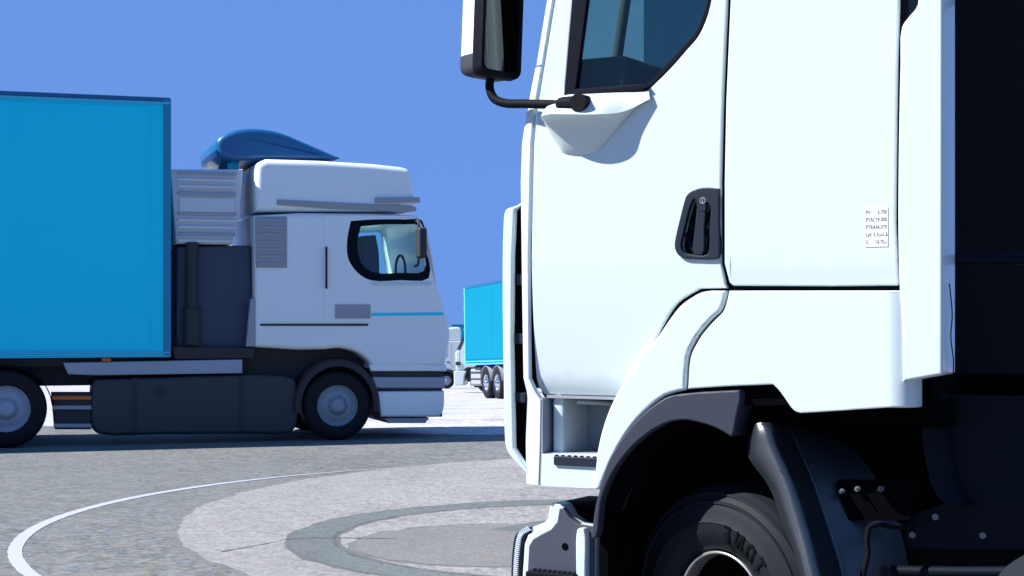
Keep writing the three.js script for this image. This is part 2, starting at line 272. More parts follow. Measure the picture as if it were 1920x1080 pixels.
// --- wheel arch flare of dark plastic
const flareOut = [...spl([[0.072,1.439],[-0.023,1.433],[-0.131,1.424],[-0.239,1.406],[-0.312,1.364],[-0.383,1.304],[-0.464,1.209],[-0.522,1.115],[-0.557,1.005],[-0.577,0.936],[-0.598,0.801]], 4), ...spl([[-0.588,0.795],[-0.572,0.805],[-0.550,0.955],[-0.512,1.050],[-0.464,1.126],[-0.393,1.203],[-0.312,1.264],[-0.239,1.300],[-0.167,1.311],[-0.089,1.300],[-0.019,1.279],[0.037,1.250]], 4), ...spl([[0.037,1.250],[0.046,1.262],[0.058,1.322],[0.078,1.416],[0.072,1.439]], 4).slice(1, -1)];
mesh('wheel_arch_flare', plate(flareOut, { w: 0.03, t: 0.16, bevel: 0.007, seg: 3 }), M.flare, truck);

// --- front corner of the cab (lofted round the corner), the gap in front of it and the air vane
const corner = (rows, name) => mesh(name, skin(rows.map(([p, R]) => {
  const r = []; for (let k = 0; k <= 14; k++) { const th = k / 14 * Math.PI * 0.5; r.push([p[0] - R * Math.sin(th), p[1], -R * (1 - Math.cos(th))]); } return r;
}), 0.02, [0.3, 0, -1]), M.white, truck);
corner([[[-0.685,3.660], 0.042], [[-0.802,3.101], 0.042], [[-0.854,2.827], 0.042]], 'windscreen_pillar');
corner([[[-0.857,2.818], 0.045], [[-0.894,2.635], 0.055], [[-0.910,2.493], 0.07], [[-0.915,2.324], 0.072], [[-0.923,1.999], 0.05], [[-0.920,1.628], 0.045], [[-0.918,1.468], 0.043], [[-0.886,1.408], 0.07], [[-0.859,1.377], 0.11], [[-0.862,1.189], 0.12], [[-0.870,1.006], 0.10]], 'corner_panel');
mesh('air_vane', plate([...spl([[-0.942,2.262],[-0.952,2.242],[-1.001,2.220],[-1.039,2.210],[-1.051,2.196],[-1.060,2.103],[-1.063,1.875],[-1.058,1.484],[-1.052,1.217],[-1.044,1.157],[-1.020,1.120],[-0.926,1.036]], 4), ...[[-0.926,1.055],[-1.006,1.160],[-1.016,1.627],[-1.012,2.003],[-1.002,2.201],[-0.942,2.241]]], { w: -0.02, t: 0.035, bevel: 0.008, seg: 3 }), M.white, truck);
mesh('vane_liner', plate([[-0.965,2.255],[-1.041,2.209],[-1.054,2.006],[-1.057,1.626],[-1.049,1.150],[-0.954,1.041],[-0.927,1.113],[-0.933,1.721]], { w: -0.06, t: 0.04, bevel: 0.004 }), M.soot, truck);
mesh('vane_bracket', plate([[-1.016,1.923],[-0.962,1.922],[-0.962,1.870],[-1.016,1.876]], { w: -0.045, t: 0.02 }), M.handle, truck);
mesh('vane_bracket', plate([[-1.021,1.662],[-0.962,1.662],[-0.962,1.613],[-1.021,1.617]], { w: -0.045, t: 0.02 }), M.handle, truck);
mesh('vane_bracket', plate([[-1.021,1.401],[-0.962,1.402],[-0.962,1.356],[-1.021,1.359]], { w: -0.045, t: 0.02 }), M.handle, truck);

// --- boarding step: recess with grey walls, white front, black tread
const su0 = [-0.849,1.259][0], su1 = [-0.469,1.272][0], sv0 = [-0.736,1.146][1], sv1 = [-0.736,1.382][1], sb = [-0.736,1.002][1];
mesh('step_recess', [box(su0 - 0.012, su1 + 0.06, sv0, sv1 + 0.03, -0.30, -0.285, 0), box(su0 - 0.014, su0, sb + 0.01, sv1, -0.285, -0.004, 0.002), box(su0, su1 + 0.06, sv0 - 0.012, sv0, -0.285, -0.03, 0), box(su0, su1 + 0.06, sv1, sv1 + 0.012, -0.285, -0.04, 0), box(su1 + 0.06, su1 + 0.075, sv0, sv1, -0.285, -0.05, 0)], M.nicheGrey, truck);
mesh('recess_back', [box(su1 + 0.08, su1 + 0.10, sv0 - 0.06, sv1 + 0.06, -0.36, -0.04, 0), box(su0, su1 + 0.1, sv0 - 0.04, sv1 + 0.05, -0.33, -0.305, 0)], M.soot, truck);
mesh('step_strut', [tube([[su0 + 0.13, sv1 - 0.012, -0.07], [su0 + 0.3, sv1 - 0.03, -0.2], [su1, sv1 - 0.07, -0.28]], 0.012, 16, 8)], M.farGrey, truck);
const stepPanel = mesh('step_panel', plate([[-0.851,1.141],[-0.577,1.153],[-0.588,1.003],[-0.659,1.000],[-0.859,1.001]], { w: 0, t: 0.03, bevel: 0.004 }), M.white, truck);
{
  const p0 = [-0.788,1.136], p1 = [-0.575,1.097], teeth = [];
  for (let i = 0; i < 7; i++) { const a = p0[0] + (p1[0] - p0[0]) * i / 7; teeth.push(box(a + 0.004, a + 0.018, p0[1] - 0.002, p0[1] + 0.006, -0.09, 0.008, 0.002)); }
  const tr = mesh('step_tread', [box(p0[0], p1[0], p1[1], p0[1], -0.10, 0.012, 0.004)], M.handle, stepPanel);
  mesh('tread_teeth', teeth, M.black, stepPanel);
}

// --- mirror bracket: scoop-shaped moulding on the door below the window
{
  const top = [[-0.808,2.640],[-0.772,2.674],[-0.715,2.689],[-0.627,2.687],[-0.501,2.685],[-0.402,2.682],[-0.345,2.677]], rid = [[-0.821,2.577],[-0.800,2.587],[-0.744,2.591],[-0.652,2.585],[-0.541,2.580],[-0.442,2.589],[-0.333,2.639]], bot = [[-0.838,2.568],[-0.807,2.521],[-0.775,2.473],[-0.741,2.437],[-0.598,2.432],[-0.512,2.501],[-0.351,2.670]];
  const rw = [0.06, 0.105, 0.13, 0.13, 0.105, 0.055, 0.02], rows = [];
  const cv = (a) => new THREE.CatmullRomCurve3(a.map((p) => V(...p)), false, 'centripetal');
  const T = cv(top.map((p) => [p[0], p[1], 0.004])), R = cv(rid.map((p, i) => [p[0] + (0.13 - rw[i]) * 0.05, p[1], rw[i]])), B = cv(bot.map((p) => [p[0], p[1], 0.002]));
  for (let i = 0; i <= 48; i++) {
    const t = i / 48, a = T.getPoint(t), m = R.getPoint(t), b = B.getPoint(t), row = [];
    for (let k = 0; k <= 7; k++) { const s = k / 7; row.push([a.x + (m.x - a.x) * s, a.y + (m.y - a.y) * s + 0.012 * Math.sin(s * Math.PI), a.z + (m.z - a.z) * Math.pow(s, 0.8)]); }
    for (let k = 1; k <= 12; k++) { const s = k / 12 * Math.PI / 2; const q = k / 12, e = q - 0.06 * Math.sin(2 * Math.PI * q) ; row.push([m.x + (b.x - m.x) * e, m.y + (b.y - m.y) * e, b.z + (m.z - b.z) * (1 - q - 0.10 * Math.sin(Math.PI * q))]); }
    rows.push(row);
  }
  mesh('mirror_bracket', skin(rows, 0, [0, 0, -1], 1.0), M.white, truck);
}
// --- rear-view mirror on its arm
{
  const arm = [[-1.104,2.807,0.000],[-1.115,2.749,0.000],[-1.087,2.696,0.010],[-1.030,2.670,0.020],[-0.911,2.656,0.040],[-0.738,2.638,0.070],[-0.640,2.630,0.085]];
  const mir = new THREE.Group(); mir.name = 'mirror'; truck.add(mir);
  mesh('mirror_arm', tube(arm, 0.0195, 60, 14), M.black, mir);
  const pv = [-0.658,2.632];
  mesh('arm_pivot', [cylZ(pv[0] + 0.045, pv[1], 0.03, 0.122, 0.038, 28), box(pv[0] - 0.075, pv[0] + 0.07, pv[1] - 0.034, pv[1] + 0.034, 0.05, 0.118, 0.03)], M.black, mir);
  // head in its own axes: x across the glass, y up, z the way the glass looks
  const head = new THREE.Group(); const hc = [[-1.047,3.078,0.000]][0]; 
  const put = (g) => flat(g).rotateZ(-0.045).rotateY(68 * Math.PI / 180).translate(hc[0], hc[1], hc[2]);
  const rr = (hw, y0, y1, r, sk = 0) => { const p = []; for (const [cx, cy, a0] of [[hw - r, y1 - r, 0], [-hw + r, y1 - r, 90], [-hw + r, y0 + r, 180], [hw - r, y0 + r, 270]]) for (let k = 0; k <= 6; k++) { const a = (a0 + k * 15) * Math.PI / 180; p.push([cx + Math.cos(a) * r + sk * (cy < 0 ? 1 : 0), cy + Math.sin(a) * r]); } return p; };
  const yb = -0.295, yt = 0.30;
  const face = (s, b, z) => rr(0.112 * s, yb * b, yt * b, 0.045 * s).map(([x, y]) => [x, y, z]);
  const ringRows = [face(1, 1, 0.0), face(1.02, 1.01, -0.012), face(1.0, 1.0, -0.045)];
  const close = (r) => r.map((q) => [...q, q[0]]);
  mesh('mirror_frame', [put(plate(rr(0.112, yb, yt, 0.045), { w: 0.006, t: 0.03, bevel: 0.006, holes: [rr(0.092, yb + 0.03, yt - 0.02, 0.03)] })), put(skin(close([face(1, 1, -0.012), face(1.02, 1.01, -0.03), face(0.98, 0.99, -0.064)]), 0))], M.black, mir);
  mesh('mirror_glass', put(plate(rr(0.094, yb + 0.028, yt - 0.018, 0.03), { w: -0.008, t: 0.006, bevel: 0.001 })), M.mirror, mir);
  const sl = (a, b) => (r) => r.filter(() => true);
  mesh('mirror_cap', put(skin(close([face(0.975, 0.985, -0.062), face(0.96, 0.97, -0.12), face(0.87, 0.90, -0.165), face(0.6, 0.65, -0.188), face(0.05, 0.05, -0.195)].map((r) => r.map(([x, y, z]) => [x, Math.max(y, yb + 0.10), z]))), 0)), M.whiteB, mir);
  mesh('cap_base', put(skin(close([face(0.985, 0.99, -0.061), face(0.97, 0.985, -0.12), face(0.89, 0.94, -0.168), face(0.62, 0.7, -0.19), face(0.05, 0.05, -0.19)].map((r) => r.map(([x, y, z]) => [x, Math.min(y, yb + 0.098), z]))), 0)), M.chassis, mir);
}
// --- side collar behind the cab, back wall, inner shell, cab interior
mesh('side_collar', plate([...spl([[0.795,3.446],[0.791,2.923],[0.759,2.882],[0.730,2.843],[0.724,2.701],[0.717,2.334],[0.716,2.028],[0.721,1.844],[0.730,1.722],[0.734,1.485]], 3), ...[[0.750,1.488],[0.881,1.514],[0.887,1.521],[0.887,3.433]]], { w: 0.02, t: 0.19, bevel: 0.012, seg: 4 }), M.white, truck);
const bu = [0.897,2.125][0];
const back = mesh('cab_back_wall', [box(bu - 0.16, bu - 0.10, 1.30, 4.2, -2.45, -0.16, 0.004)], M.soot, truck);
for (const [y, z] of [[2.99, -0.22], [1.96, -0.20]]) mesh('cross_tube', tube([[bu - 0.12, y, z - 0.03], [bu + 0.1, y, z - 0.15], [bu + 1.6, y - 0.01, z - 1.0]], 0.02, 8, 12), M.pipe, back);
mesh('hairline_crack', tube([[bu + 0.003, 1.86, -0.03], [bu + 0.003, 1.74, -0.07], [bu + 0.003, 1.66, -0.05], [bu + 0.003, 1.56, -0.09], [bu + 0.003, 1.50, -0.08]], 0.0025, 20, 5), M.black, truck);
mesh('air_intake', [box([0.703,2.969][0], [0.778,2.961][0], 2.99, 4.0, -0.2, -0.03, 0.03)], M.black, truck);
{
  const uf = -0.85, ur = bu - 0.16, out = [[uf, 1.52], [ur, 1.52], [ur, 4.1], [uf + 0.28, 4.1], [uf + 0.02, 2.62]];
  mesh('cab_inner_shell', [plate(out, { w: -0.034, t: 0.02, bevel: 0, holes: [winOut] })], M.black, truck);
  mesh('cab_far_wall', plate(out, { w: -2.36, t: 0.04, bevel: 0.006, holes: [winOut] }), M.white, truck);
  mesh('cab_floor', box(uf, ur, 1.38, 1.42, -2.4, -0.06, 0), M.black, truck);
  mesh('cab_roof', box(uf + 0.28, ur, 4.1, 4.16, -2.4, -0.06, 0.02), M.white, truck);
  mesh('cab_front', plate([[-0.06, 1.05], [-2.36, 1.05], [-2.36, 2.62], [-0.06, 2.62]], { w: 0, t: 0.05, bevel: 0.01 }).rotateY(-Math.PI / 2).translate(uf + 0.02, 0, 0).rotateY(0).applyMatrix4(new THREE.Matrix4()), M.white, truck);
  mesh('windscreen', skin([[[uf + 0.01, 2.62, -2.34], [uf + 0.01, 2.62, -0.10]], [[uf + 0.27, 4.1, -2.34], [uf + 0.27, 4.1, -0.10]]]), M.glass, truck);
  mesh('dashboard', box(uf + 0.04, uf + 0.36, 1.6, 2.86, -2.32, -0.10, 0.05), M.dashDark, truck);
  mesh('driver_seat', [box(0.12, 0.62, 1.9, 2.02, -0.85, -0.3, 0.05), box(0.5, 0.66, 2.0, 2.8, -0.85, -0.3, 0.06)], M.seat, truck);
  mesh('steering_wheel', new THREE.TorusGeometry(0.23, 0.018, 10, 40).rotateX(-Math.PI / 2 + 0.4).rotateY(-Math.PI / 2).translate(-0.22, 2.42, -0.6), M.black, truck);
  mesh('grab_bar', [tube([[uf + 0.06, 2.6, -0.545], [uf + 0.09, 2.9, -0.545], [uf + 0.26, 3.9, -0.56]], 0.024, 12, 10)], M.dashDark, truck);
  mesh('sun_blind', box(uf + 0.30, uf + 0.303, 2.70, 4.0, -2.3, -0.39, 0), M.blindGlass, truck);
}

// --- front wheel, steered out to the rear
{
  const hub = [-0.093,0.520], wheel = new THREE.Group(); wheel.name = 'front_wheel'; truck.add(wheel);
  wheel.position.set(hub[0], hub[1], -0.19); wheel.rotation.y = -19 * Math.PI / 180;
  const lathe = (pts, n = 96) => new THREE.LatheGeometry(pts.map(([r, z]) => new THREE.Vector2(r, z)), n).rotateX(Math.PI / 2);
  const prof = [[0.238, -0.02], [0.240, 0.008], [0.245, 0.018], [0.252, 0.018], [0.262, 0.022], [0.285, 0.04], [0.32, 0.052], [0.352, 0.054], [0.356, 0.058], [0.362, 0.054], [0.40, 0.048], [0.43, 0.036], [0.434, 0.042], [0.442, 0.041], [0.446, 0.032], [0.466, 0.018], [0.47, 0.022], [0.478, 0.020], [0.482, 0.01], [0.496, -0.006], [0.503, -0.02], [0.507, -0.035]];
  const tread = []; const z0 = -0.035; let z = z0;
  for (let i = 0; i < 5; i++) { const w = 0.04; tread.push([0.509, z - 0.004], [0.511, z - w + 0.004], [0.499, z - w], [0.499, z - w - 0.011], [0.510, z - w - 0.013]); z -= 0.053; }
  const tyre = mesh('tyre', toCreasedNormals(flat(lathe([...prof, ...tread, [0.505, z - 0.02], [0.45, z - 0.06], [0.35, z - 0.07], [0.24, z - 0.03]], 120)), 0.5), M.rubber, wheel);
  mesh('rim', [lathe([[0.228, -0.05], [0.230, 0.004], [0.2335, 0.014], [0.226, 0.018], [0.219, 0.012], [0.216, -0.02], [0.213, -0.06]])], M.steel, wheel);
  mesh('rim_disc', [lathe([[0.2165, -0.055], [0.19, -0.10], [0.12, -0.11], [0.115, -0.04], [0.07, -0.03], [0.002, -0.03]])], M.soot, wheel);
  const word = 'BRIDGESTONE', letters = [];
  for (let i = 0; i < word.length; i++) {     // the tyre wall reads mirrored, running clockwise from its last letter
    const g = flat(new TextGeometry(word[word.length - 1 - i], { font, size: 0.062, depth: 0.004, curveSegments: 4, bevelEnabled: false }));
    g.computeBoundingBox(); g.translate(-(g.boundingBox.max.x + g.boundingBox.min.x) / 2, 0, 0).scale(-0.86, 1.25, 1);
    const p = g.attributes.position; for (let k = 0; k < p.count; k += 3) for (let c = 0; c < 3; c++) { const a = p.array[(k + 1) * 3 + c]; p.array[(k + 1) * 3 + c] = p.array[(k + 2) * 3 + c]; p.array[(k + 2) * 3 + c] = a; }
    g.computeVertexNormals(); g.translate(0, 0.282, 0.053).rotateZ(-(13 + i * 12.5) * Math.PI / 180); letters.push(g);
  }
  for (const g of letters) { const q = g.attributes.position; for (let k = 0; k < q.count; k++) { const r = Math.hypot(q.getX(k), q.getY(k)); q.setZ(k, q.getZ(k) - 0.005 + (r - 0.288) * 0.12); } g.computeVertexNormals(); }
  for (const g of letters) mesh('letter', g, M.letter, tyre);
}
// --- wheel housing, inner arch, front bulkhead: black plastic
{
  const a0 = [-0.562,1.043][0], a1 = [0.273,1.297][0];
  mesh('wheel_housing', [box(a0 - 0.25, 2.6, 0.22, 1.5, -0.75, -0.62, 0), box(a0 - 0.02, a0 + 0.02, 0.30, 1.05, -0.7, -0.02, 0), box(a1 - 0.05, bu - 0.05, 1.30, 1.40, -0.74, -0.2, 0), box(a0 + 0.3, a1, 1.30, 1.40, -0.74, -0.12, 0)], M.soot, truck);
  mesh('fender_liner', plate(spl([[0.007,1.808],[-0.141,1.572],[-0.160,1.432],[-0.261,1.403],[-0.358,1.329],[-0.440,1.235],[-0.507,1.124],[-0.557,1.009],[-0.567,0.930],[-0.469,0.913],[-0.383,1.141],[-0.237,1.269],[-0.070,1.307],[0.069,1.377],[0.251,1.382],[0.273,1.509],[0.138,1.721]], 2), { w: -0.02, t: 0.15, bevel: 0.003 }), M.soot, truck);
}
// --- mudguard behind the front wheel
{
  const cv = (a) => new THREE.CatmullRomCurve3(a.map((p) => V(...p)), false, 'centripetal');
  const E = cv([[0.105,1.284,-0.020],[0.093,1.230,-0.010],[0.095,1.171,0.000],[0.193,1.054,0.025],[0.264,0.910,0.055],[0.330,0.780,0.085],[0.376,0.645,0.115],[0.418,0.430,0.160]]);
  const R = cv([[0.147,1.310,0.000],[0.168,1.284,0.020],[0.199,1.210,0.035],[0.273,1.074,0.060],[0.337,0.921,0.090],[0.386,0.791,0.120],[0.429,0.655,0.150],[0.466,0.440,0.190]]);
  const Q = cv([[0.154,1.300,-0.260],[0.176,1.279,-0.250],[0.239,1.173,-0.230],[0.311,1.037,-0.200],[0.373,0.892,-0.170],[0.430,0.761,-0.140],[0.473,0.619,-0.110],[0.508,0.397,-0.070]]);
  const P = cv([[0.166,1.292,-0.420],[0.260,1.261,-0.420],[0.360,1.213,-0.420],[0.448,1.132,-0.420],[0.534,0.996,-0.420],[0.601,0.846,-0.420],[0.634,0.674,-0.420],[0.649,0.348,-0.420]]);
  const rows = [];
  for (let i = 0; i <= 60; i++) {
    const t = i / 60, e = E.getPoint(t), r = R.getPoint(t), q = Q.getPoint(t), p = P.getPoint(t), row = [];
    const pushL = (a, b, s, bx = 0) => row.push([a.x + (b.x - a.x) * s + bx, a.y + (b.y - a.y) * s, a.z + (b.z - a.z) * s]);
    for (let k = 0; k < 7; k++) { const s = k / 7, z = e.z - 0.03 + (r.z - e.z + 0.03) * Math.sin(s * Math.PI / 2); row.push([e.x + (r.x - e.x) * s, e.y + (r.y - e.y) * s, z]); }
    for (let k = 0; k <= 5; k++) { const a = k / 5 * Math.PI / 2; row.push([r.x + 0.035 * Math.sin(a), r.y, r.z - 0.035 * (1 - Math.cos(a))]); }
    for (let k = 1; k <= 6; k++) { const s = 0.08 + k / 6 * 0.8; row.push([r.x + 0.035 + (q.x - r.x - 0.045) * s, r.y + (q.y - r.y) * s, r.z - 0.035 + (q.z - r.z + 0.035) * s]); }
    for (let k = 0; k <= 6; k++) { const a = k / 6 * Math.PI; row.push([q.x - 0.002 + 0.012 * Math.sin(a), q.y, q.z - 0.018 * (k / 6)]); }
    pushL(q, p, 0.35); pushL(q, p, 0.7); pushL(q, p, 1);
    rows.push(row);
  }
  mesh('mudguard', skin(rows, 0.008, [-1, -0.2, -0.2], 0.7), M.guard, truck);
}
// --- bumper corner with lamp, bracket face and step
{
  const wo = [[-0.981,0.220],[-0.978,0.595],[-0.967,0.737],[-0.949,0.778],[-0.900,0.805],[-0.850,0.829],[-0.834,0.855],[-0.826,0.907],[-0.813,0.923],[-0.789,0.921],[-0.768,0.903],[-0.747,0.870],[-0.698,0.843],[-0.618,0.837],[-0.618,0.259]];
  const gi = [[-0.951,0.225],[-0.948,0.599],[-0.940,0.731],[-0.919,0.762],[-0.882,0.784],[-0.831,0.810],[-0.800,0.845],[-0.789,0.903],[-0.771,0.907],[-0.742,0.869],[-0.693,0.842],[-0.621,0.836],[-0.621,0.261]];
  mesh('bumper_corner', plate(wo, { w: -0.05, t: 0.10, bevel: 0.008, seg: 3 }), M.white, truck);
  mesh('bumper_edge', plate([[-0.960,0.804],[-0.885,0.832],[-0.866,0.852],[-0.858,0.904],[-0.845,0.921],[-0.829,0.922],[-0.840,0.903],[-0.848,0.849],[-0.864,0.820],[-0.912,0.793],[-0.944,0.782]], { w: -0.08, t: 0.05, bevel: 0.006 }), M.white, truck);
  const fc = mesh('bumper_face', plate(gi, { w: -0.042, t: 0.04, bevel: 0.004 }), M.bumperGrey, truck);
  const h = [-0.760,0.741]; mesh('bolt_hole', [cylZ(h[0], h[1], -0.06, -0.0405, 0.0165, 20)], M.soot, fc);
  mesh('bumper_fin', plate(spl([[-0.685,0.261],[-0.685,0.626],[-0.685,0.799],[-0.677,0.827],[-0.662,0.833],[-0.649,0.827],[-0.641,0.802],[-0.641,0.630],[-0.641,0.266]], 4), { w: 0.0, t: 0.045, bevel: 0.006, seg: 3 }), M.white, truck);
  const lamp = mesh('corner_lamp', plate(spl([[-1.049,0.209],[-1.049,0.587],[-1.038,0.732],[-1.022,0.778],[-0.981,0.799],[-0.944,0.811],[-0.960,0.782],[-0.981,0.752],[-0.995,0.704],[-1.003,0.591],[-1.003,0.214]], 4), { w: -0.07, t: 0.06, bevel: 0.008 }), M.handle, truck);
  const ribs = [], lc = new THREE.CatmullRomCurve3([[-0.953,0.804,-0.062],[-0.993,0.778,-0.062],[-1.009,0.723,-0.062],[-1.020,0.590,-0.062],[-1.020,0.214,-0.062]].map((p) => V(...p)));
  for (let i = 0; i < 70; i++) { const p = lc.getPointAt(i / 69), q = lc.getTangentAt(i / 69); ribs.push(flat(new RoundedBoxGeometry(0.022, 0.0062, 0.012, 1, 0.002)).rotateZ(Math.atan2(q.y, q.x) + Math.PI / 2).translate(p.x, p.y, p.z - 0.004)); }
  mesh('lamp_lens', ribs, M.lens, lamp).userData.kind = 'stuff';
  const st = [[-0.906,0.636],[-0.677,0.658],[-0.677,0.620],[-0.906,0.596]], x0 = st[0][0], x1 = st[1][0], y1 = st[0][1];
  const tr = mesh('bumper_step', box(x0, x1, y1 - 0.05, y1, -0.04, 0.05, 0.006), M.black, truck), bumps = [];
  for (let i = 0; i < 9; i++) for (let k = 0; k < 2; k++) bumps.push(cylZ(0, 0, 0, 0.006, 0.007, 8).rotateX(-Math.PI / 2).translate(x0 + 0.012 + (x1 - x0 - 0.024) * (i + 0.4 * k) / 8.4, y1, -0.012 + k * 0.03));
  mesh('step_studs', bumps, M.handle, tr);
  const bb = [[-0.881,0.912],[-0.633,0.929]]; 
  mesh('bumper_beam', [box(bb[0][0], bb[1][0] + 0.12, 0.34, bb[0][1], -0.5, -0.152, 0.008), box(bb[0][0] - 0.1, bb[1][0], 0.34, bb[0][1] - 0.06, -2.2, -0.5, 0.02)], M.soot, truck);
  mesh('bumper_bar', box(-1.12, -0.98, 0.34, 0.72, -2.2, -0.25, 0.04), M.chassis, truck);
}
// --- chassis behind the front wheel: plates, bolts, hose, pipe, air tank
{
  const gp = mesh('bracket_plate', plate([[0.380,1.058],[0.393,1.071],[0.726,1.088],[0.683,0.922],[0.431,0.907]], { w: -0.25, t: 0.012, bevel: 0.003 }), M.soot, truck);
  for (const p of [[0.412,1.026], [0.477,1.040], [0.573,1.045]]) mesh('bolt', [cylZ(p[0], p[1], -0.25, -0.225, 0.011, 12), cylZ(p[0] + 0.003, p[1], -0.225, -0.195, 0.005, 10)], M.bolt, gp);
  const fp = mesh('frame_bracket', plate([...spl([[0.642,0.815],[0.642,0.906],[0.650,0.924],[0.672,0.936]], 3), ...[[0.801,0.990],[1.189,1.029],[1.189,0.833],[0.646,0.794]]], { w: -0.34, t: 0.014, bevel: 0.003 }), M.pipe, truck);
  for (const p of [[0.673,0.855], [0.953,0.872], [0.766,0.934]]) mesh('bolt', [cylZ(p[0], p[1], -0.34, -0.325, 0.014, 6)], M.bolt, fp);
  const hp = new THREE.CatmullRomCurve3([[0.658,0.894,-0.300],[0.621,0.898,-0.220],[0.581,0.913,-0.160],[0.554,0.897,-0.140],[0.547,0.845,-0.130],[0.554,0.794,-0.120],[0.545,0.732,-0.100],[0.544,0.635,-0.050]].map((p) => V(...p))), rings = [];
  for (let i = 0; i < 130; i++) { const p = hp.getPointAt(i / 129), t = hp.getTangentAt(i / 129); const g = new THREE.TorusGeometry(0.0095, 0.0028, 5, 10); g.applyQuaternion(new THREE.Quaternion().setFromUnitVectors(V(0, 0, 1), t)); rings.push(g.translate(p.x, p.y, p.z)); }
  mesh('air_hose', [new THREE.TubeGeometry(hp, 60, 0.009, 8), ...rings], M.black, truck);
  mesh('frame_pipe', tube([[0.597,0.709,-0.300],[0.786,0.720,-0.300],[1.257,0.757,-0.300]], 0.022, 10, 12), M.pipe, truck);
  const tp = mesh('frame_rail', box(0.45, 3.2, 0.55, 0.82, -0.62, -0.56, 0.01), M.black, truck);
  const fl = [[0.719,1.425],[0.730,1.298],[0.743,1.193],[0.766,1.078],[0.800,1.016],[0.834,0.995]];
  mesh('air_tank', skin(fl.map(([u, v]) => { const r = []; for (let k = 0; k <= 8; k++) { const a = k / 8 * Math.PI / 2; r.push([u + 0.10 * Math.sin(a) + (k === 8 ? 0.6 : 0), v, -0.25 - 0.10 * (1 - Math.cos(a))]); } return r; }), 0.02, [0.2, 0, -1]), M.pipe, truck);
  const rt = [1.218,0.651]; mesh('rear_mudguard', new THREE.CylinderGeometry(0.2, 0.2, 0.4, 32).rotateX(Math.PI / 2).translate(rt[0] + 0.02, rt[1], -0.3), M.guard, truck);
}

// ================================================================ blue lorry crossing behind (local x = forward, y = up, z = out of its near side)
const LB = (name, label, category) => { const o = thing(name, label, category); o.position.set(-2.486, 0, -22.6); o.rotation.y = 18 * Math.PI / 180; return o; };
const bWheelProto = (R, rimMat, parent, x, z, name = 'wheel') => {
  const w = new THREE.Group(); w.name = name; parent.add(w); w.position.set(x, R, z); if (z < -0.8) w.rotation.y = Math.PI;
  const lathe = (pts, n = 56) => new THREE.LatheGeometry(pts.map(([r, q]) => new THREE.Vector2(r * R, q)), n).rotateX(Math.PI / 2);
  mesh('tyre', toCreasedNormals(flat(lathe([[0.58, -0.02], [0.60, 0.01], [0.66, 0.018], [0.78, 0.022], [0.90, 0.012], [0.96, -0.005], [0.995, -0.03], [1, -0.05], [1, -0.26], [0.96, -0.29], [0.6, -0.30]])), 0.6), M.rubber, w);
  mesh('rim', [lathe([[0.59, -0.06], [0.595, 0.008], [0.57, 0.012], [0.555, -0.03], [0.52, -0.05], [0.46, -0.035], [0.40, -0.012], [0.33, 0.0], [0.28, -0.004]])], rimMat, w);
  const nuts = []; for (let i = 0; i < 10; i++) { const a = i * Math.PI / 5; nuts.push(cylZ(Math.cos(a) * 0.31 * R, Math.sin(a) * 0.31 * R, -0.01, 0.025, 0.017, 6)); }
  mesh('hub', [lathe([[0.29, -0.02], [0.26, 0.01], [0.22, 0.015], [0.20, 0.055], [0.14, 0.07], [0.005, 0.072]], 32), ...nuts], rimMat, w);
  return w;
};
